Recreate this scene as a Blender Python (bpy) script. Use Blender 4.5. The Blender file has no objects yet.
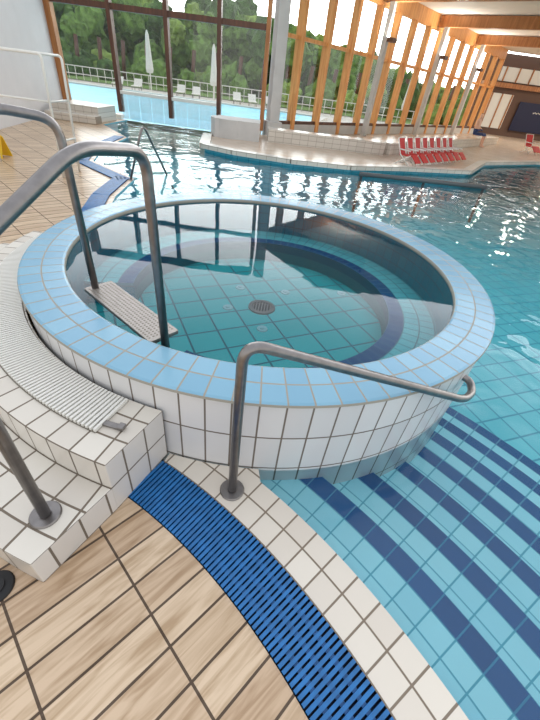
import bpy, bmesh, math, random
from mathutils import Vector, Matrix, noise
random.seed(4)
S=bpy.context.scene
COL=S.collection
pi=math.pi
def lin(c):
    return tuple(((x/255)/12.92 if x/255<=0.04045 else (((x/255)+0.055)/1.055)**2.4) for x in c)+(1,)
# ------------------------------------------------------------ materials
def newmat(name):
    m=bpy.data.materials.new(name); m.use_nodes=True
    nt=m.node_tree; b=nt.nodes['Principled BSDF']; return m,nt,b
def plain(name,c,rough=.5,metal=0,var=0,scale=8,bump=0):
    m,nt,b=newmat(name)
    b.inputs['Roughness'].default_value=rough; b.inputs['Metallic'].default_value=metal
    col=lin(c)
    if var or bump:
        g=nt.nodes.new('ShaderNodeNewGeometry'); n=nt.nodes.new('ShaderNodeTexNoise')
        n.inputs['Scale'].default_value=scale; n.inputs['Detail'].default_value=4
        nt.links.new(g.outputs['Position'],n.inputs['Vector'])
        r=nt.nodes.new('ShaderNodeValToRGB')
        r.color_ramp.elements[0].position=.3; r.color_ramp.elements[1].position=.7
        r.color_ramp.elements[0].color=tuple(x*(1-var) for x in col[:3])+(1,)
        r.color_ramp.elements[1].color=tuple(min(1,x*(1+var)) for x in col[:3])+(1,)
        nt.links.new(n.outputs['Fac'],r.inputs['Fac']); nt.links.new(r.outputs['Color'],b.inputs['Base Color'])
        if bump:
            bp=nt.nodes.new('ShaderNodeBump'); bp.inputs['Strength'].default_value=bump; bp.inputs['Distance'].default_value=.02
            nt.links.new(n.outputs['Fac'],bp.inputs['Height']); nt.links.new(bp.outputs['Normal'],b.inputs['Normal'])
    else: b.inputs['Base Color'].default_value=col
    return m
def math_(nt,op,a,b=None):
    n=nt.nodes.new('ShaderNodeMath'); n.operation=op
    for i,v in enumerate((a,b)):
        if v is None: continue
        if isinstance(v,(int,float)): n.inputs[i].default_value=v
        else: nt.links.new(v,n.inputs[i])
    return n.outputs[0]
def tile(name,uv,c1,c2,mort,bw,rh,ms=.004,ctr=(0,0),rref=1,rough=.25,rot=0,u0=0,v0=0,off=0,grain=0,bump=.25):
    """uv: two-letter code. a=angle*rref r=radius x,y=rotated plan coords z=height"""
    m,nt,b=newmat(name)
    g=nt.nodes.new('ShaderNodeNewGeometry'); sp=nt.nodes.new('ShaderNodeSeparateXYZ')
    nt.links.new(g.outputs['Position'],sp.inputs[0])
    X=math_(nt,'SUBTRACT',sp.outputs[0],ctr[0]); Y=math_(nt,'SUBTRACT',sp.outputs[1],ctr[1]); Z=sp.outputs[2]
    def coord(k,o):
        if k=='a': v=math_(nt,'MULTIPLY',math_(nt,'ARCTAN2',Y,X),rref)
        elif k=='r': v=math_(nt,'SQRT',math_(nt,'ADD',math_(nt,'MULTIPLY',X,X),math_(nt,'MULTIPLY',Y,Y)))
        elif k=='z': v=Z
        elif k=='x': v=math_(nt,'ADD',math_(nt,'MULTIPLY',X,math.cos(rot)),math_(nt,'MULTIPLY',Y,math.sin(rot)))
        else: v=math_(nt,'ADD',math_(nt,'MULTIPLY',X,-math.sin(rot)),math_(nt,'MULTIPLY',Y,math.cos(rot)))
        return math_(nt,'SUBTRACT',v,o)
    cb=nt.nodes.new('ShaderNodeCombineXYZ')
    nt.links.new(coord(uv[0],u0),cb.inputs[0]); nt.links.new(coord(uv[1],v0),cb.inputs[1])
    br=nt.nodes.new('ShaderNodeTexBrick'); br.offset=off; br.squash=1
    br.inputs['Color1'].default_value=lin(c1); br.inputs['Color2'].default_value=lin(c2)
    br.inputs['Mortar'].default_value=lin(mort); br.inputs['Scale'].default_value=1
    br.inputs['Mortar Size'].default_value=ms; br.inputs['Mortar Smooth'].default_value=.15
    br.inputs['Brick Width'].default_value=bw; br.inputs['Row Height'].default_value=rh
    nt.links.new(cb.outputs[0],br.inputs['Vector'])
    out=br.outputs['Color']
    if grain:
        mp=nt.nodes.new('ShaderNodeMapping'); mp.inputs['Scale'].default_value=(3.2,30,1)
        nt.links.new(cb.outputs[0],mp.inputs[0])
        n=nt.nodes.new('ShaderNodeTexNoise'); n.inputs['Scale'].default_value=1; n.inputs['Detail'].default_value=6; n.inputs['Distortion'].default_value=1.1
        nt.links.new(mp.outputs[0],n.inputs['Vector'])
        rp=nt.nodes.new('ShaderNodeValToRGB'); rp.color_ramp.elements[0].position=.32; rp.color_ramp.elements[1].position=.6
        rp.color_ramp.elements[0].color=(1-grain,1-grain*1.2,1-grain*1.45,1); rp.color_ramp.elements[1].color=(1,1,1,1)
        nt.links.new(n.outputs['Fac'],rp.inputs[0])
        mx=nt.nodes.new('ShaderNodeMix'); mx.data_type='RGBA'; mx.blend_type='MULTIPLY'; mx.inputs[0].default_value=1
        nt.links.new(out,mx.inputs[6]); nt.links.new(rp.outputs[0],mx.inputs[7]); out=mx.outputs[2]
    nt.links.new(out,b.inputs['Base Color'])
    rr=math_(nt,'ADD',math_(nt,'MULTIPLY',br.outputs['Fac'],.5),rough); nt.links.new(rr,b.inputs['Roughness'])
    if bump:
        bp=nt.nodes.new('ShaderNodeBump'); bp.invert=True; bp.inputs['Strength'].default_value=bump; bp.inputs['Distance'].default_value=.003
        nt.links.new(br.outputs['Fac'],bp.inputs['Height']); nt.links.new(bp.outputs['Normal'],b.inputs['Normal'])
    return m
def water(name,tint,scale,dist,strength,stretch=(1,1,1)):
    m,nt,b=newmat(name); nt.nodes.remove(b); o=nt.nodes['Material Output']
    g=nt.nodes.new('ShaderNodeNewGeometry'); mp=nt.nodes.new('ShaderNodeMapping'); mp.inputs['Scale'].default_value=stretch
    nt.links.new(g.outputs['Position'],mp.inputs[0])
    n=nt.nodes.new('ShaderNodeTexNoise'); n.inputs['Scale'].default_value=scale; n.inputs['Detail'].default_value=2.2; n.inputs['Distortion'].default_value=.5
    nt.links.new(mp.outputs[0],n.inputs['Vector'])
    bp=nt.nodes.new('ShaderNodeBump'); bp.inputs['Strength'].default_value=strength; bp.inputs['Distance'].default_value=dist
    nt.links.new(n.outputs['Fac'],bp.inputs['Height'])
    f=nt.nodes.new('ShaderNodeFresnel'); f.inputs['IOR'].default_value=1.33; nt.links.new(bp.outputs[0],f.inputs['Normal'])
    t=nt.nodes.new('ShaderNodeBsdfTransparent'); t.inputs[0].default_value=tint
    gl=nt.nodes.new('ShaderNodeBsdfGlossy'); gl.inputs['Roughness'].default_value=.02; nt.links.new(bp.outputs[0],gl.inputs['Normal'])
    mx=nt.nodes.new('ShaderNodeMixShader'); nt.links.new(f.outputs[0],mx.inputs[0]); nt.links.new(t.outputs[0],mx.inputs[1]); nt.links.new(gl.outputs[0],mx.inputs[2])
    nt.links.new(mx.outputs[0],o.inputs[0]); return m
def glassmat(name,tint=(.97,.99,.98,1),fac=.05,rough=.01):
    m,nt,b=newmat(name); nt.nodes.remove(b); o=nt.nodes['Material Output']
    t=nt.nodes.new('ShaderNodeBsdfTransparent'); t.inputs[0].default_value=tint
    gl=nt.nodes.new('ShaderNodeBsdfGlossy'); gl.inputs['Roughness'].default_value=rough
    mx=nt.nodes.new('ShaderNodeMixShader'); mx.inputs[0].default_value=fac
    nt.links.new(t.outputs[0],mx.inputs[1]); nt.links.new(gl.outputs[0],mx.inputs[2]); nt.links.new(mx.outputs[0],o.inputs[0]); return m
def woodmat(name,c,dark):
    m,nt,b=newmat(name); b.inputs['Roughness'].default_value=.45
    tc=nt.nodes.new('ShaderNodeTexCoord'); mp=nt.nodes.new('ShaderNodeMapping'); mp.inputs['Scale'].default_value=(6,6,.7)
    nt.links.new(tc.outputs['Object'],mp.inputs[0])
    n=nt.nodes.new('ShaderNodeTexNoise'); n.inputs['Scale'].default_value=2; n.inputs['Detail'].default_value=5
    nt.links.new(mp.outputs[0],n.inputs['Vector'])
    r=nt.nodes.new('ShaderNodeValToRGB'); r.color_ramp.elements[0].position=.3; r.color_ramp.elements[1].position=.7
    r.color_ramp.elements[0].color=lin(dark); r.color_ramp.elements[1].color=lin(c)
    nt.links.new(n.outputs[0],r.inputs[0]); nt.links.new(r.outputs[0],b.inputs['Base Color']); return m
# ------------------------------------------------------------ mesh builder
class MB:
    def __init__(s): s.v=[];s.f=[];s.m=[];s.sm=[]
    def add(s,vs,fs,mat=0,smooth=False):
        o=len(s.v); s.v+= [tuple(v) for v in vs]
        for f in fs: s.f.append([i+o for i in f]); s.m.append(mat); s.sm.append(smooth)
    def box(s,c,d,mat=0,rz=0,M=None):
        x,y,z=d[0]/2,d[1]/2,d[2]/2
        vs=[Vector((a*x,b*y,e*z)) for a in(-1,1) for b in(-1,1) for e in(-1,1)]
        R=M if M else Matrix.Rotation(rz,3,'Z')
        vs=[R@v+Vector(c) for v in vs]
        s.add(vs,[(0,1,3,2),(4,6,7,5),(0,4,5,1),(2,3,7,6),(0,2,6,4),(1,5,7,3)],mat)
    def beam(s,p,q,w,h,mat=0):
        p,q=Vector(p),Vector(q); d=q-p; L=d.length; d.normalize()
        side=d.cross(Vector((0,0,1)))
        if side.length<1e-4: side=Vector((1,0,0))
        side.normalize(); up=side.cross(d)
        vs=[]
        for e in (p,q):
            for a,b in((-1,-1),(1,-1),(1,1),(-1,1)): vs.append(e+side*a*w/2+up*b*h/2)
        s.add(vs,[(3,2,1,0),(4,5,6,7),(0,1,5,4),(1,2,6,5),(2,3,7,6),(3,0,4,7)],mat)
    def tube(s,pts,r,mat=0,n=16,caps=True,rads=None):
        pts=[Vector(p) for p in pts]; N=len(pts); vs=[];fs=[]
        t0=(pts[1]-pts[0]).normalized(); a=t0.orthogonal().normalized()
        for i,p in enumerate(pts):
            t=(pts[min(i+1,N-1)]-pts[max(i-1,0)]).normalized()
            a=(a-t*a.dot(t)).normalized(); b=t.cross(a); rr=rads[i] if rads else r
            for k in range(n):
                th=2*pi*k/n; vs.append(p+a*math.cos(th)*rr+b*math.sin(th)*rr)
        for i in range(N-1):
            for k in range(n):
                k2=(k+1)%n; fs.append((i*n+k,i*n+k2,(i+1)*n+k2,(i+1)*n+k))
        s.add(vs,fs,mat,True)
        if caps:
            o=len(s.v)-len(vs)
            s.f.append([o+k for k in reversed(range(n))]); s.m.append(mat); s.sm.append(False)
            s.f.append([o+(N-1)*n+k for k in range(n)]); s.m.append(mat); s.sm.append(False)
    def lathe(s,prof,c=(0,0,0),n=32,mats=None,mat=0,smooth=True,a0=0,a1=2*pi):
        full=abs(a1-a0-2*pi)<1e-6; cnt=n if full else n+1
        for j in range(len(prof)-1):
            vs=[]
            for r,z in (prof[j],prof[j+1]):
                for k in range(cnt):
                    a=a0+(a1-a0)*k/n; vs.append((c[0]+r*math.cos(a),c[1]+r*math.sin(a),c[2]+z))
            fs=[]
            for k in range(n):
                k2=(k+1)%cnt; fs.append((k,k2,cnt+k2,cnt+k))
            s.add(vs,fs,mats[j] if mats else mat,smooth)
    def obj(s,name,mats,parent=None,bevel=0,merge=False):
        me=bpy.data.meshes.new(name); me.from_pydata(s.v,[],s.f)
        for m in mats: me.materials.append(m)
        me.polygons.foreach_set('material_index',s.m); me.polygons.foreach_set('use_smooth',s.sm); me.update()
        bm=bmesh.new(); bm.from_mesh(me)
        if merge: bmesh.ops.remove_doubles(bm,verts=bm.verts,dist=1e-5)
        bmesh.ops.recalc_face_normals(bm,faces=bm.faces) if merge else None
        bm.to_mesh(me); bm.free()
        o=bpy.data.objects.new(name,me); COL.objects.link(o)
        if parent: o.parent=parent
        if bevel:
            b=o.modifiers.new('b','BEVEL'); b.width=bevel; b.segments=2; b.limit_method='ANGLE'
        return o
def fillet(pts,rad,n=8):
    pts=[Vector(p) for p in pts]; out=[pts[0]]
    for i in range(1,len(pts)-1):
        p=pts[i]; a=(pts[i-1]-p); b=(pts[i+1]-p); r=min(rad,a.length*.49,b.length*.49)
        s=p+a.normalized()*r; e=p+b.normalized()*r
        for k in range(n+1):
            t=k/n; out.append(s*(1-t)**2+p*2*t*(1-t)+e*t*t)
    out.append(pts[-1]); return out
def arc(c,r,a0,a1,n):
    return [(c[0]+r*math.cos(math.radians(a0+(a1-a0)*k/n)),c[1]+r*math.sin(math.radians(a0+(a1-a0)*k/n))) for k in range(n+1)]
def slab(name,poly,z,mat,parent=None):
    me=bpy.data.meshes.new(name); bm=bmesh.new()
    vs=[bm.verts.new((p[0],p[1],z)) for p in poly]
    f=bm.faces.new(vs)
    bm.normal_update()
    if f.normal.z<0: f.normal_flip()
    bmesh.ops.triangulate(bm,faces=bm.faces[:],ngon_method='EAR_CLIP')
    bm.to_mesh(me); bm.free(); me.materials.append(mat)
    o=bpy.data.objects.new(name,me); COL.objects.link(o); o.parent=parent; return o
# ------------------------------------------------------------ palette
TC=(-.141,2.835); RO=1.756; RI=1.486; C2=(-1.77,-1.6)
nA=88; aw=2*pi*RO/nA
M_rim=tile('rim_tile','ar',(132,178,200),(118,166,192),(156,152,140),aw,.135,.005,TC,RO,v0=RO)
M_wall=tile('tub_wall_tile','az',(222,221,219),(210,209,208),(116,106,96),aw,.245,.005,TC,RO,v0=.0)
M_tubin=tile('tub_inner_tile','xy',(58,176,182),(50,168,174),(18,104,118),.25,.25,.009,TC,1,rot=.5)
M_bench=tile('tub_bench_tile','ar',(100,194,202),(88,184,194),(36,122,136),aw,.125,.006,TC,RO,v0=1.1)
M_inwall=tile('tub_inner_wall_tile','az',(46,138,160),(40,128,152),(26,96,116),aw,.12,.004,TC,RO)
M_nose=tile('bench_nosing_tile','ar',(22,84,134),(16,74,122),(24,100,126),aw,.125,.005,TC,RO,v0=1.1)
M_step=tile('step_tile','ar',(222,216,204),(208,200,188),(116,104,90),2*pi*2.1/104,.125,.005,TC,2.1,v0=2.1)
M_stepf=tile('step_riser_tile','az',(219,214,204),(206,199,188),(112,102,90),2*pi*2.1/104,.165,.005,TC,2.1)
M_stepe=tile('step_end_tile','rz',(216,212,206),(204,199,192),(112,102,90),.125,.165,.005,TC,v0=0,u0=1.756)
M_deck=tile('deck_wood_tile','xy',(218,194,164),(196,168,138),(92,76,62),.375,.13,.005,(.2,.6),rot=math.radians(49),rough=.3,grain=.36,u0=-.48,off=0)
M_strip=tile('white_edge_tile','ar',(226,218,204),(214,204,190),(130,116,100),.115,.118,.0045,C2,3.1,v0=2.96)
M_pstep=tile('pool_step_tile','ar',(168,230,238),(154,220,232),(94,172,190),.125,.11,.004,C2,3.4,v0=3.18)
M_pdark=tile('pool_step_nosing','ar',(34,92,146),(26,82,134),(76,140,172),.125,.11,.004,C2,3.4,v0=3.18)
M_pris=tile('pool_step_riser','az',(134,210,224),(122,200,218),(76,156,180),.125,.15,.004,C2,3.4)
M_pool=tile('pool_floor_tile','xy',(120,214,222),(108,206,216),(58,156,178),.25,.25,.010,(0,0),rot=.4)
M_poolw=tile('pool_wall_tile','xz',(110,196,214),(96,186,206),(60,140,166),.25,.125,.006,(0,0),rot=.4)
M_fdeck=tile('far_deck_tile','xy',(206,188,168),(194,176,156),(140,124,106),.25,.25,.006,(0,0),rot=.6)
M_curb=tile('curb_tile','xz',(212,204,192),(202,194,182),(150,136,120),.25,.125,.005,(0,0))
M_white=plain('white_plastic',(226,224,216),.4)
M_bluep=plain('blue_plastic',(30,106,168),.35,0,.2,20)
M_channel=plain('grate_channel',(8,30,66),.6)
M_chanw=plain('overflow_channel',(120,112,100),.6)
M_steel=plain('brushed_steel',(138,134,132),.32,1,.12,30)
M_steeld=plain('steel_plate',(160,154,148),.42,.6,.12,60)
M_wood=woodmat('glulam_wood',(190,130,78),(150,94,50))
M_wood2=woodmat('sunlit_fin_wood',(240,176,106),(212,138,74))  # warm sunlit brightness of the fins is put into this wood colour
M_dwood=woodmat('dark_wood',(104,66,46),(74,46,34))
M_wwall=plain('painted_wall',(206,204,204),.7,0,.03,2)
M_ceil=plain('ceiling_paint',(238,230,216),.8,0,.03,1)
M_grey=plain('grey_render',(196,194,190),.7,0,.06,3)
M_greyd=plain('grey_float',(84,88,90),.5,0,.06,3)
M_glass=glassmat('window_glass')
M_red=plain('red_fabric',(190,40,38),.6,0,.1,12)
M_black=plain('black_rubber',(18,18,20),.5)
M_canvas=plain('parasol_canvas',(214,212,204),.8)
M_jet=plain('jet_grey',(120,176,184),.5)
W_tub=water('tub_water',(.93,.99,.99,1),1.6,.009,.2)
W_pool=water('pool_water',(.95,.995,1,1),1.7,.06,.5,(1,1,1))
M_outw=plain('outdoor_pool_blue',(84,196,224),.45,0,.12,.8,.1)
# ------------------------------------------------------------ hot tub
mb=MB()
mb.lathe([(1.742,-1.0),(1.742,.462),(1.756,.474),(1.752,.486),(1.738,.49),(1.62,.492),(1.502,.49),(1.488,.484),(1.486,.472),(1.486,.455)],(TC[0],TC[1],0),176,
   mats=[1,0,0,0,0,0,0,0,0])
mb.lathe([(1.486,.455),(1.486,-.05)],(TC[0],TC[1],0),176,mat=2)
mb.lathe([(1.486,-.05),(1.0,-.05),(.09,-.05)],(TC[0],TC[1],0),96,mat=3,smooth=False)
a0,a1=math.radians(-112),math.radians(192)
mb.lathe([(1.486,.15),(1.225,.15)],(TC[0],TC[1],0),150,mat=4,a0=a0,a1=a1)
mb.lathe([(1.225,.15),(1.1,.15),(1.1,.06)],(TC[0],TC[1],0),150,mat=5,a0=a0,a1=a1)
mb.lathe([(1.1,.06),(1.1,-.05)],(TC[0],TC[1],0),150,mat=4,a0=a0,a1=a1)
for a in (a0,a1):
    ca,sa=math.cos(a),math.sin(a)
    mb.add([(TC[0]+r*ca,TC[1]+r*sa,z) for r,z in((1.1,-.05),(1.486,-.05),(1.486,.15),(1.1,.15))],[(0,1,2,3)],2)
tub=mb.obj('whirlpool_tub',[M_rim,M_wall,M_inwall,M_tubin,M_bench,M_nose])
# drain + jets
mb=MB()
mb.lathe([(0,-.052),(.09,-.052)],(TC[0],TC[1],0),32,mat=1)
mb.lathe([(.125,-.05),(.122,-.036),(.09,-.034),(.088,-.05)],(TC[0],TC[1],0),32,mat=0)
for k in range(-3,4):
    w=math.sqrt(.088**2-(k*.026)**2); mb.box((TC[0]+k*.026,TC[1],-.042),(.010,2*w,.008),0)
mb.obj('floor_drain',[M_steel,M_black])
for dx,dy in((-.3,-.08),(.04,-.35),(.2,.36),(.78,.5),(-.25,.33)):
    mb=MB(); mb.lathe([(0,-.034),(.02,-.034),(.022,-.04),(.044,-.042),(.048,-.0499)],(TC[0]+dx,TC[1]+dy,0),24)
    mb.obj('massage_jet',[M_jet])
def disc(name,c,r,z,mat):
    return slab(name,[(c[0]+r*math.cos(2*pi*k/128),c[1]+r*math.sin(2*pi*k/128)) for k in range(128)],z,mat)
disc('tub_water',TC,1.487,.462,W_tub)
# ------------------------------------------------------------ entry steps left of the tub
def aend(r): 
    t=(r-1.756)/.69; return 259.2-3.5*t
def stepblock(mb,r0,r1,z0,z1,aL=176,n=90):
    vs=[]
    for k in range(n+1):
        for r in(r0,r1):
            a=math.radians(aend(r)+(aL-aend(r))*k/n)
            for z in(z0,z1): vs.append((TC[0]+r*math.cos(a),TC[1]+r*math.sin(a),z))
    for k in range(n):
        i=k*4;j=i+4
        mb.add([vs[i+1],vs[i+3],vs[j+3],vs[j+1]],[(0,1,2,3)],0)
        mb.add([vs[i+2],vs[i+3],vs[j+3],vs[j+2]],[(0,1,2,3)],1)
    for i in(0,n*4): mb.add([vs[i],vs[i+2],vs[i+3],vs[i+1]],[(0,1,2,3)],2)
mb=MB(); stepblock(mb,1.757,2.1,0,.33); stepblock(mb,2.0999,2.45,0,.165)
mb.obj('entry_steps',[M_step,M_stepf,M_stepe],merge=True,bevel=.006)
# white overflow grate
def gratebars(mb,c,r0,r1,A0,A1,pitch,w,z0,z1,mat,ribs,rmat):
    rm=(r0+r1)/2; n=int(abs(math.radians(A1-A0))*rm/pitch)
    for k in range(n+1):
        a=math.radians(A0+(A1-A0)*k/n); 
        mb.box((c[0]+rm*math.cos(a),c[1]+rm*math.sin(a),(z0+z1)/2),(r1-r0,w,z1-z0),mat,a)
    for rr,ww in ribs:
        m=60
        for k in range(m):
            p,q=[math.radians(A0+(A1-A0)*(k+e)/m) for e in(0,1)]
            mb.beam((c[0]+rr*math.cos(p),c[1]+rr*math.sin(p),z0+.003),(c[0]+rr*math.cos(q),c[1]+rr*math.sin(q),z0+.003),ww,.006,rmat)
mb=MB()
for k in range(80):
    A=[253.5+(178-253.5)*(k+e)/80 for e in(0,1)]
    p=[(TC[0]+r*math.cos(math.radians(a)),TC[1]+r*math.sin(math.radians(a)),.3325) for r,a in((1.765,A[0]),(1.985,A[0]),(1.985,A[1]),(1.765,A[1]))]
    mb.add(p,[(0,1,2,3)],1)
gratebars(mb,TC,1.77,1.98,253.3,178,.021,.012,.333,.349,0,[(1.83,.01),(1.92,.01)],0)
mb.obj('overflow_grate',[M_white,M_chanw])
mb=MB(); mb.box((-.665,.985,.338),(.13,.028,.012),0,math.radians(-10)); mb.box((-.605,.974,.345),(.028,.034,.02),0,math.radians(-10)); mb.obj('grate_end_bracket',[M_steel],bevel=.003)
# ------------------------------------------------------------ decks and pool
J1=(.025,1.005); aJ1=math.degrees(math.atan2(J1[1]-TC[1],J1[0]-TC[0]))
left_edge=[(-2.3,4.35),(-2.6,5.4),(-2.75,6.5),(-3.9,7.4),(-4.3,8.6),(-4.5,10.5),(-5.9,12.2),(-5.9,13.95)]
deck_poly=arc(TC,1.75,259.2,152,50)+left_edge+[(-8.1,13.95),(-7.0,9.0),(-6.2,4.0),(-6.2,-4),(.5,-4)]+arc(C2,2.72,-20,64.4,50)
slab('floor',deck_poly,0,M_deck)
strip=arc(C2,2.958,64.0,-20,60)+arc(C2,3.18,-20,55.4,60)+arc(TC,1.75,aJ1,-100.5,10)
slab('floor_pool_edge',strip,0.0,M_strip)
mb=MB()
for r0,z0,r1,z1,mt in((2.715,0,2.72,-.03,1),(2.72,-.03,2.96,-.03,1),(2.96,-.03,2.962,0,1)):
    mb.lathe([(r0,z0),(r1,z1)],(C2[0],C2[1],0),80,mat=mt,a0=math.radians(-20),a1=math.radians(64.4))
gratebars(mb,C2,2.724,2.956,64.0,-20,.0215,.0135,-.012,.006,0,[(2.78,.02),(2.84,.02),(2.90,.02)],0)
mb.obj('blue_drain_grate',[M_bluep,M_channel])
right=arc(C2,3.18,55.4,-20,60)
farshore=[(-5.9,13.95),(-2.75,13.95),(-2.75,12.2),(-2.4,10.3),(-1.6,9.95),(-.16,9.8),(1.3,10.05),(2.7,10.9),(5.0,12.0),(6.4,14.5),(9.5,17.0),(16,18),(26,19)]
pool_poly=right+[(4,-4),(26,-4)]+farshore[::-1]+left_edge[:-1][::-1]+arc(TC,1.743,152,aJ1,70)
slab('pool_water',pool_poly,-.02,W_pool)
slab('pool_floor',[(-9,-5),(27,-5),(27,20),(-9,20)],-.84,M_pool)
mb=MB()
def wallstrip(mb,pts,z0,z1,mat=0):
    for p,q in zip(pts[:-1],pts[1:]): mb.add([(p[0],p[1],z0),(q[0],q[1],z0),(q[0],q[1],z1),(p[0],p[1],z1)],[(0,1,2,3)],mat)
wallstrip(mb,left_edge,-.84,0); wallstrip(mb,arc(TC,1.75,160,152,3)+left_edge[:1],-.84,0); wallstrip(mb,right,-.84,0); wallstrip(mb,farshore[1:],-.84,.1)
mb.obj('pool_basin',[M_poolw])
# pool entry steps
mb=MB(); zr=-.02; n=7; tr=.33; dz=.1
for k in range(n):
    r0=3.185 if k==0 else 3.18+tr*k; r1=3.18+tr*(k+1); z=zr-.09-dz*k
    A0,A1=math.radians(-20),math.radians(58)
    mb.lathe([(r0,z),(r1-.11,z)],(C2[0],C2[1],0),80,mat=0,a0=A0,a1=A1)
    mb.lathe([(r1-.11,z),(r1,z)],(C2[0],C2[1],0),80,mat=1,a0=A0,a1=A1)
    mb.lathe([(r1,z),(r1,z-dz)],(C2[0],C2[1],0),80,mat=2,a0=A0,a1=A1)
mb.obj('pool_entry_steps',[M_pstep,M_pdark,M_pris])
# blue edge grate on left shore
mb=MB()
for p,q in zip(left_edge[:-3],left_edge[1:-2]):
    d=(Vector(q)-Vector(p)); L=d.length; d.normalize(); nrm=Vector((-d.y,d.x))
    a=math.atan2(d.y,d.x); k=.0
    c=(Vector(p)+Vector(q))/2+nrm*.2
    mb.box((c.x,c.y,.004),(L,.24,.008),1,a)
    while k<L:
        c=Vector(p)+d*k+nrm*.2; mb.box((c.x,c.y,.012),(.03,.24,.014),0,a); k+=.05
mb.obj('shore_drain_grate',[M_bluep,M_channel])
# far deck
fd=farshore[1:]+[(26,36),(14.5,36),(-1.2,14.4),(-1.2,13.95)]
slab('floor_far_deck',fd,.1,M_fdeck)
mb=MB()
cp=farshore[2:]
for p,q in zip(cp[:-1],cp[1:]):
    mb.beam((p[0],p[1],.09),(q[0],q[1],.09),.26,.1,0)
mb.obj('trim_pool_curb',[M_curb])
# low divider bar in the pool
mb=MB()
mb.tube([(1.55,9.66,.03),(3.2,9.92,.03),(4.85,10.18,.03)],.05,0,12)
for x,y in((1.6,9.668),(3.2,9.92),(4.8,10.172)): mb.tube([(x,y,-.84),(x,y,.03)],.035,0,10)
mb.obj('pool_divider_rail',[M_greyd])
# ------------------------------------------------------------ handrails
def flange(mb,c,r=.055,mat=0):
    mb.lathe([(0,.012),(r*.5,.012),(r*.93,.010),(r,.004),(r,0)],c,28,mat=mat)
R_=.021
mb=MB()
path=fillet([(-.099,.953,.0),(-.095,.953,.905),(1.06,1.43,.375),(1.17,1.56,.33),(1.19,1.66,.34),(1.08,1.68,.36)],.10)
mb.tube(path,R_); flange(mb,(-.099,.953,.001),.06)
mb.obj('pool_step_handrail',[M_steel])
mb=MB()
path=fillet([(-.553,1.448,.40),(-.56,1.448,1.345),(-.646,1.135,1.385),(-.80,.645,1.13),(-.796,.640,.165)],.09)
mb.tube(path,R_); flange(mb,(-.796,.640,.166),.058)
path=fillet([(-1.139,1.907,.40),(-1.145,1.907,1.345),(-1.33,1.72,1.385),(-1.80,1.33,1.13),(-1.80,1.33,.165)],.09)
mb.tube(path,R_); flange(mb,(-1.80,1.33,.166),.058)
mb.obj('tub_entry_handrail',[M_steel])
mb=MB(); flange(mb,(-.905,.425,.001),.06); mb.tube([(-.905,.425,.0),(-.905,.425,.02)],.03); mb.obj('floor_socket_cover',[M_black])
# perforated steel tread between the rails
mb=MB()
p=Vector((-.60,1.46,0));q=Vector((-1.18,1.915,0)); d=(q-p).normalized(); nn=Vector((-d.y,d.x,0)); nn=-nn if nn.dot(Vector((TC[0],TC[1],0))-p)<0 else nn
c=(p+q)/2+nn*.05; a=math.atan2(d.y,d.x); L=(q-p).length-.02; zt=.470
mb.box((c.x,c.y,zt),(L,.17,.006),0,a)
for sgn in(-1,1): 
    cc=c+nn*.085*sgn; mb.box((cc.x,cc.y,zt-.008),(L,.006,.022),0,a)
    cc=c+d*L/2*sgn; mb.box((cc.x,cc.y,zt-.008),(.006,.17,.022),0,a)
for i in range(34):
    for j in range(7):
        cc=c+d*(-L/2+.03+i*(L-.06)/33)+nn*(-.069+.023*j)
        mb.lathe([(0,zt+.0042),(.005,zt+.0042),(.0065,zt+.003)],(cc.x,cc.y,0),6,mat=1)
mb.obj('perforated_steel_tread',[M_steeld,M_chanw])
# ------------------------------------------------------------ walls and windows
mb=MB()
mb.beam((-8.15,14.1,2.6),(-7.05,9.0,2.6),.2,5.2,0); mb.beam((-7.05,9.0,2.6),(-6.3,4,2.6),.2,5.2,0)
mb.obj('wall_left',[M_wwall])
mb=MB(); Y=14.1; H=5.9
xs=[-8.0,-6.1,-4.4,-2.8,-1.35]
for i,x in enumerate(xs):
    w=.32 if i==0 else .12
    mb.box((x,Y,H/2+.1),(w,.22,H-.2),1 if i in(0,4) else 2)
for x0,x1,z0 in((-8,-6.1,.12),(-2.8,-1.35,.2)):
    mb.box(((x0+x1)/2,Y,z0/2),(x1-x0,.25,z0),3)
for z,h in((2.75,.14),(4.3,.12),(5.85,.3)): mb.box((-4.675,Y,z),(6.6,.16,h),2)
mb.box((-4.45,Y,.74),(3.35,.2,.09),3)
mb.box((-4.675,Y,2.95),(6.5,.012,5.4),0)
for k in range(16): mb.box((-5.95+k*.2,Y-.04+.02*(k%2),.36),(.19,.005,.70),4)
mb.obj('window_1',[M_glass,M_wood,M_dwood,M_white,glassmat('pvc_strip',(.86,.95,.98,1),.3,.25)])
mb=MB(); mb.box((-1.0,14.2,3.0),(.34,.42,6.0),0,.4); mb.box((-1.0,14.2,.25),(.5,.56,.5),0,.4); mb.obj('corner_column',[M_grey],bevel=.02)
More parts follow.
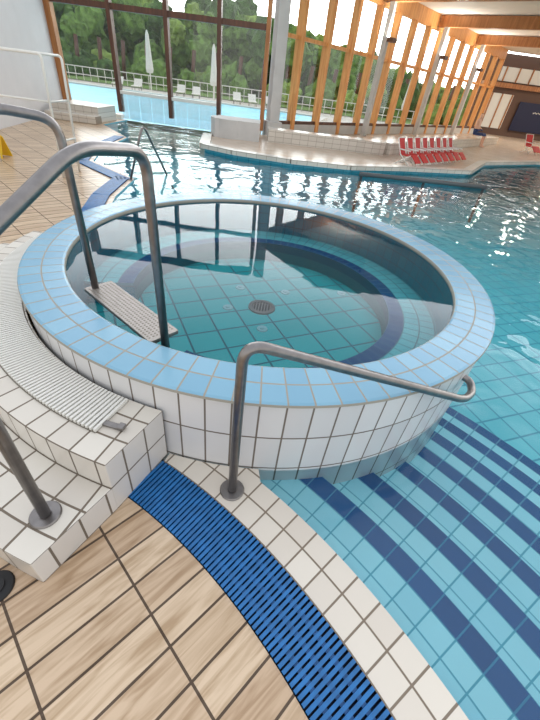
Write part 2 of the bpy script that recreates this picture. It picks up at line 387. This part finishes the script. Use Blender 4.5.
# side window wall
P0=Vector((-1.0,14.5,0)); D=Vector((.625,.78,0)).normalized(); N=Vector((.78,-.625,0)); Lw=21.5
mb=MB(); ang=math.atan2(D.y,D.x)
cc=P0+D*Lw/2
mb.box((cc.x,cc.y,.2),(Lw,.2,.4),2,ang)
for z,h,m in((.44,.12,1),(2.7,.10,0),(4.38,.5,0)): mb.box((cc.x,cc.y,z),(Lw,.16,h),m,ang)
k=.9;i=0
while k<Lw:
    p=P0+D*k+N*.02
    mb.box((p.x,p.y,2.1),(.17,.26,4.1),0,ang)
    k+=1.45;i+=1
c3=cc-N*.06; mb.box((c3.x,c3.y,2.35),(Lw,.012,3.9),3,ang)
mb.obj('window_2',[M_wood2,M_dwood,M_grey,M_glass])
for k in(5.3,10.4,15.6):
    mb=MB(); p=P0+D*k+N*.5; mb.box((p.x,p.y,2.2),(.2,.2,4.2),0,ang); mb.obj('support_column',[M_grey],bevel=.02)
# ceiling and beams
cpoly=[(-1.2,14.3),tuple((P0+D*(Lw+.8))[:2]),(30,32),(30,11),(1.2,11)]
slab('ceiling',cpoly,4.64,M_ceil)
for k in(1.2,5.3,10.4,15.6):
    mb=MB(); p=P0+D*k+N*.14; q=p+N*(14 if k>2 else 4)
    mb.beam((p.x,p.y,4.42),(q.x,q.y,4.42),.22,.38,0); mb.obj('glulam_beam',[M_wood])
def area(name,loc,sx,sy,e,rot=(0,0,0),col=(1,.97,.93)):
    l=bpy.data.lights.new(name,'AREA'); l.shape='RECTANGLE'; l.size=sx; l.size_y=sy; l.energy=e; l.color=col
    o=bpy.data.objects.new(name,l); COL.objects.link(o); o.location=loc; o.rotation_euler=rot; return o
for k in (5.3,10.4,15.6):  # fill lamps added to brighten the ceiling; one column does carry a fixture
    p=P0+D*k+N*.78
    mb=MB(); mb.box((p.x,p.y,3.2),(.34,.24,.12),0,ang); mb.beam((p.x,p.y,3.2),((p-N*.3).x,(p-N*.3).y,3.2),.05,.05,0)
    u=mb.obj('column_fill_uplight',[M_dwood])
    l=area('ceiling_fill_lamp',(p.x,p.y,3.27),.3,.2,60,(pi,0,ang)); l.parent=u
# ceiling lamps over the far hall
M_lampg,nt_,b_=newmat('lamp_glow'); b_.inputs['Emission Color'].default_value=(1,.93,.82,1); b_.inputs['Emission Strength'].default_value=6
for x,y in((13,27),(16.5,27),(20,27),(13,22.5),(16.5,22.5)):
    mb=MB(); mb.lathe([(0,4.52),(.16,4.52)],(x,y,0),20,mat=1); mb.lathe([(.16,4.52),(.2,4.5),(.22,4.64)],(x,y,0),20,mat=0)
    u=mb.obj('ceiling_lamp',[M_white,M_lampg])
    l=area('hall_lamp',(x,y,4.48),.3,.3,90,(0,0,0),(1,.9,.78)); l.parent=u
# far end wall
mb=MB(); y=32.5
mb.box((21,y,2.3),(18,.2,4.6),0)
mb.box((19,y-.15,3.55),(12,.1,.75),1)
for k in range(14): mb.box((13.3+k*.9,y-.22,3.55),(.08,.08,.8),2)
mb.box((19,y-.3,2.95),(14,.5,.25),2)
mb.box((13.7,y-.15,1.5),(1.6,.1,2.0),1)
for k in range(3): mb.box((13.0+k*.7,y-.22,1.5),(.08,.08,2.0),2)
mb.box((20.5,y-.15,1.6),(3.4,.1,1.8),1)
for k in range(5): mb.box((18.9+k*.8,y-.22,1.6),(.08,.08,1.8),2)
mb.obj('wall_back',[plain('dark_panel',(104,80,68),.7),plain('window_strip',(232,232,224),.3),M_wood])
mb=MB(); mb.box((16.6,y-.25,1.35),(3.0,.08,1.7),0)
for k in range(7): mb.box((16.3+k*.11,y-.30,1.65+.03*(k%2)),(.06,.02,.07),1)
mb.obj('wall_sign',[plain('navy_panel',(22,26,62),.5),M_white])
# low walls, planters, bench
mb=MB()
mb.box((-1.9,12.6,.28),(1.3,1.1,.56),0,.1); mb.lathe([(0,.561),(.55,.561),(.55,0)],(-2.15,12.5,0),32,mat=0)
mb.obj('low_round_wall',[M_grey])
mb=MB()
for p_,q_ in(((-1.0,12.7),(2.6,13.2)),((2.6,13.2),(5.8,17.6)),((5.8,17.6),(10.4,23.5))):
    mb.beam((p_[0],p_[1],.26),(q_[0],q_[1],.26),.6,.34,0)
mb.obj('tiled_bench',[M_curb])
mb=MB(); mb.box((-6.75,12.9,.2),(1.4,1.2,.4),0); mb.box((-6.75,12.15,.1),(1.5,.4,.2),0); mb.obj('tiled_plinth',[M_curb],bevel=.02)
# ------------------------------------------------------------ red chairs
def chair(loc,rz,sc=1):
    mb=MB(); R=Matrix.Rotation(rz,3,'Z'); o=Vector(loc)
    def T(p): return R@(Vector(p)*sc)+o
    def B(c,d,m,M): mb.box(T(c),[x*sc for x in d],m,M=M)
    B((0,.02,.36),(.5,.5,.035),0,R)
    B((0,-.36,.62),(.5,.035,.62),0,R@Matrix.Rotation(math.radians(22),3,'X'))
    B((0,.42,.28),(.5,.035,.4),0,R@Matrix.Rotation(math.radians(50),3,'X'))
    for s in(-.27,.27):
        mb.tube([T((s,.3,0)),T((s,-.22,.38)),T((s,-.48,.92))],.014,1,8)
        mb.tube([T((s,-.35,0)),T((s,.26,.38))],.014,1,8)
        mb.tube([T((s,-.3,.55)),T((s,.2,.54))],.016,1,8)
    mb.tube([T((-.27,-.48,.92)),T((.27,-.48,.92))],.014,1,8)
    return mb.obj('red_deck_chair',[M_red,M_white])
for k in range(8):
    t=k/7; chair((3.05+2.1*t,11.6+2.3*t,.1),math.radians(-128),.66)
for k in range(8): chair((11.0+k*.9,20.5+.2*k,.1),math.radians(200),.8)
# grab rail on the left shore
mb=MB()
mb.tube(fillet([(-2.78,6.42,0),(-2.56,6.65,.82),(-2.36,7.4,-.3)],.16),.018); flange(mb,(-2.78,6.42,.0),.05)
mb.obj('pool_grab_rail',[M_steel])
# white rack on the left deck
mb=MB()
x0,x1,yy=-5.0,-3.62,6.0
for yq in(6.0,6.5):
    mb.tube(fillet([(x1-.08,yq,.0),(x1,yq,1.53),(x0,yq,1.53),(x0-.08,yq,0)],.06),.018,0,10)
for z in(.5,1.0,1.53):
    for x in(x1-.04,x0): mb.tube([(x,6.0,z),(x,6.5,z)],.014,0,8)
mb.tube([(x1-.05,6.0,1.0),(x0-.03,6.0,1.0)],.014,0,8)
mb.obj('white_towel_rack',[M_white])
mb=MB()
for s in(-1,1): mb.box((-5.22,6.75+s*.08,.17),(.2,.012,.34),0,M=Matrix.Rotation(math.radians(20*s),3,'X'))
mb.box((-5.22,6.75,.33),(.16,.05,.03),0)
mb.obj('wet_floor_sign',[plain('yellow_plastic',(236,196,40),.4)])
# ------------------------------------------------------------ seated person (far bench)
def person(name,o,rz,skin,cloth):
    J={'pel':(0,0,.55),'wst':(0,-.01,.72),'chest':(0,-.03,.95),'neck':(0,-.01,1.12),'head':(0,.01,1.22),'top':(0,.01,1.34),
       'shL':(.18,-.03,1.05),'elL':(.25,.0,.80),'haL':(.18,.24,.66),'shR':(-.18,-.03,1.05),'elR':(-.25,0,.80),'haR':(-.18,.24,.66),
       'hiL':(.1,.02,.53),'knL':(.13,.44,.56),'ftL':(.13,.46,.12),'toL':(.13,.6,.07),'hiR':(-.1,.02,.53),'knR':(-.13,.44,.56),'ftR':(-.13,.46,.12),'toR':(-.13,.6,.07)}
    rad={'pel':.15,'wst':.13,'chest':.15,'neck':.055,'head':.085,'top':.075,'shL':.06,'shR':.06,'elL':.042,'elR':.042,'haL':.03,'haR':.03,'hiL':.09,'hiR':.09,'knL':.06,'knR':.06,'ftL':.04,'ftR':.04,'toL':.035,'toR':.035}
    E=[('pel','wst'),('wst','chest'),('chest','neck'),('neck','head'),('head','top'),('chest','shL'),('shL','elL'),('elL','haL'),('chest','shR'),('shR','elR'),('elR','haR'),('pel','hiL'),('hiL','knL'),('knL','ftL'),('ftL','toL'),('pel','hiR'),('hiR','knR'),('knR','ftR'),('ftR','toR')]
    ks=list(J); me=bpy.data.meshes.new(name); me.from_pydata([J[k] for k in ks],[(ks.index(a),ks.index(b)) for a,b in E],[])
    ob=bpy.data.objects.new(name,me); COL.objects.link(ob); ob.location=o; ob.rotation_euler=(0,0,rz)
    m=ob.modifiers.new('s','SKIN'); 
    for i,k in enumerate(ks): me.skin_vertices[0].data[i].radius=(rad[k],rad[k])
    me.skin_vertices[0].data[0].use_root=True
    m.use_smooth_shade=True; ob.modifiers.new('d','SUBSURF').levels=1
    mt,nt,b=newmat(name+'_mat'); tc=nt.nodes.new('ShaderNodeTexCoord'); sp=nt.nodes.new('ShaderNodeSeparateXYZ'); nt.links.new(tc.outputs['Object'],sp.inputs[0])
    r=nt.nodes.new('ShaderNodeValToRGB'); r.color_ramp.interpolation='CONSTANT'; e=r.color_ramp.elements
    e[0].position=0; e[0].color=lin(skin); e[1].position=.35; e[1].color=lin(cloth)
    x=e.new(.52); x.color=lin(skin); x=e.new(.93); x.color=lin((60,40,30))
    nt.links.new(math_(nt,'DIVIDE',sp.outputs[2],1.4),r.inputs[0]); nt.links.new(r.outputs[0],b.inputs['Base Color']); me.materials.append(mt)
    return ob
person('seated_person',(8.2,20.55,.06),math.radians(-128),(226,180,154),(40,60,110))
# ------------------------------------------------------------ outdoors
slab('ground_terrace',[(-34,14.3),(-1.2,14.3),(14.5,34),(14.5,90),(-60,90),(-60,14.3)],-.25,plain('terrace_paving',(200,194,184),.8,0,.08,1.5))
slab('outdoor_pool_water',[(-26,14.25),(-1.6,14.25),(-.5,17),(1.2,28),(-26,29)],-.05,M_outw)
mb=MB(); mb.beam((-26,29.2,-.12),(1.4,28.2,-.12),.5,.3); mb.beam((1.4,28.2,-.12),(-.3,17,-.12),.4,.3); mb.obj('outdoor_pool_curb',[M_canvas])
slab('lawn',[(-60,37),(16,37),(16,90),(-60,90)],-.2,plain('grass',(104,132,62),.9,0,.2,2))
mb=MB()
for k in range(70):
    x=-32+k*.6; mb.tube([(x,35.5,-.25),(x,35.5,.75)],.025,0,6)
for z in(.25,.75): mb.tube([(-32,35.5,z),(9.4,35.5,z)],.03,0,6)
mb.obj('terrace_fence',[M_canvas])
for x,y,h in((-11.4,32,3.15),(-6.75,32,2.9),(-.9,32,2.9),(4.0,32,2.9),(7.2,32,3.0)):
    mb=MB(); mb.lathe([(0,h+.15),(.05,h+.1),(.12,h-.1),(.19,h-1.1),(.27,h-1.95),(.22,h-2.15),(.05,h-2.18),(.045,-.2),(.3,-.2),(.3,-.25)],(x,y,0),12); mb.obj('closed_parasol',[M_canvas])
def sunbed(x,y,rz):
    mb=MB(); R=Matrix.Rotation(rz,3,'Z'); o=Vector((x,y,-.25))
    mb.box(R@Vector((0,0,.32))+o,(.6,1.3,.05),0,rz); mb.box(R@Vector((0,.85,.52))+o,(.6,.7,.05),0,M=R@Matrix.Rotation(math.radians(35),3,'X'))
    for a in(-.25,.25):
        for b in(-.55,.55): mb.box(R@Vector((a,b,.15))+o,(.04,.04,.3),1,rz)
    mb.obj('sun_lounger',[M_canvas,M_steel])
for x in(-14.5,-13,-9.6,-8.4,-5.2,-4.0,-2.6): sunbed(x,33.3,.2)
M_leaf=plain('foliage',(92,122,54),.9,0,.55,1.6,.8)
M_leaf2=plain('foliage_dark',(64,92,42),.9,0,.55,1.6,.8)
M_leaf3=plain('foliage_light',(126,150,72),.9,0,.45,1.6,.8)
def blob(mb,c,r,seed,mat=0):
    bm=bmesh.new(); bmesh.ops.create_icosphere(bm,subdivisions=3,radius=1)
    vs=[]
    for v in bm.verts:
        n=noise.noise(v.co*1.7+Vector((seed,0,0)))*.35+noise.noise(v.co*5+Vector((seed,3,0)))*.32
        w=v.co*(1+n); vs.append((c[0]+w.x*r,c[1]+w.y*r,c[2]+w.z*r*1.05))
    fs=[[v.index for v in f.verts] for f in bm.faces]; bm.free(); mb.add(vs,fs,mat,False)
mb=MB()
def htop(x): return 8.6 if x<-10 else (8.6-(x+10)*.19 if x<0 else max(1.8,6.2-x*.28))
for i in range(360):
    x=random.uniform(-50,30); y=random.uniform(46,68)
    r=random.uniform(.9,2.1); z=random.uniform(-.2,1)*htop(x)*(.62+.38*(y-46)/22)
    blob(mb,(x,y,max(z,.3)),r,i*3.1,random.choice((0,0,1,2)))
for i in range(30):
    x=-48+i*2.6+random.uniform(-1,1); blob(mb,(x,43+random.uniform(-1,2),.4),random.uniform(.8,1.5),i*7.7,random.choice((0,1,2)))
for i in range(30):
    x=-48+i*2.4; mb.tube([(x,46,-.3),(x+.3,46,3)],.2,3,8)
xsn=40; pts=[]
for j,(y,f) in enumerate(((56,-.05),(62,.55),(68,.86),(76,.95))):
    for i in range(xsn+1):
        x=-60+i*2.3; pts.append((x,y,htop(x)*f+noise.noise(Vector((x*.3,y,0)))*.5*f))
fs=[(j*(xsn+1)+i,j*(xsn+1)+i+1,(j+1)*(xsn+1)+i+1,(j+1)*(xsn+1)+i) for j in range(3) for i in range(xsn)]
mb.add(pts,fs,1)
mb.obj('tree_belt',[M_leaf,M_leaf2,M_leaf3,M_dwood])
# ------------------------------------------------------------ world: hazy sky, brightest low towards the sun side (+y)
w=bpy.data.worlds.new('World'); S.world=w; w.use_nodes=True; nt=w.node_tree; bg=nt.nodes['Background']
tc=nt.nodes.new('ShaderNodeTexCoord'); sp=nt.nodes.new('ShaderNodeSeparateXYZ'); nt.links.new(tc.outputs['Generated'],sp.inputs[0])
r=nt.nodes.new('ShaderNodeValToRGB'); e=r.color_ramp.elements
e[0].position=0; e[0].color=(1,.985,.95,1); e[1].position=.7; e[1].color=(.88,.92,1.0,1)
nt.links.new(sp.outputs[2],r.inputs[0]); nt.links.new(r.outputs[0],bg.inputs[0])
mr=nt.nodes.new('ShaderNodeMapRange'); mr.interpolation_type='SMOOTHSTEP'; nt.links.new(sp.outputs[1],mr.inputs[0])
mr.inputs[1].default_value=.2; mr.inputs[2].default_value=.85; mr.inputs[3].default_value=0; mr.inputs[4].default_value=1
mz=nt.nodes.new('ShaderNodeMapRange'); mz.interpolation_type='SMOOTHSTEP'; nt.links.new(sp.outputs[2],mz.inputs[0])
mz.inputs[1].default_value=.3; mz.inputs[2].default_value=.62; mz.inputs[3].default_value=1; mz.inputs[4].default_value=0
st=math_(nt,'ADD',math_(nt,'MULTIPLY',math_(nt,'MULTIPLY',mr.outputs[0],mz.outputs[0]),4.6),1.2)
nt.links.new(st,bg.inputs[1])
S.view_settings.view_transform='Standard'
# ------------------------------------------------------------ camera
cam=bpy.data.cameras.new('camera'); co=bpy.data.objects.new('camera',cam); COL.objects.link(co); S.camera=co
cam.sensor_fit='VERTICAL'; cam.sensor_height=24; cam.lens=24*352/720; cam.clip_start=.02; cam.clip_end=500
p=math.radians(38.4); cr,sr=.991,.135
right0=Vector((1,0,0)); up0=Vector((0,math.sin(p),math.cos(p))); fw=Vector((0,math.cos(p),-math.sin(p)))
xr=(right0*cr+up0*sr).normalized(); z=-fw; yu=z.cross(xr).normalized()
m=Matrix((xr,yu,z)).transposed().to_4x4(); m.translation=Vector((0,0,1.6)); co.matrix_world=m
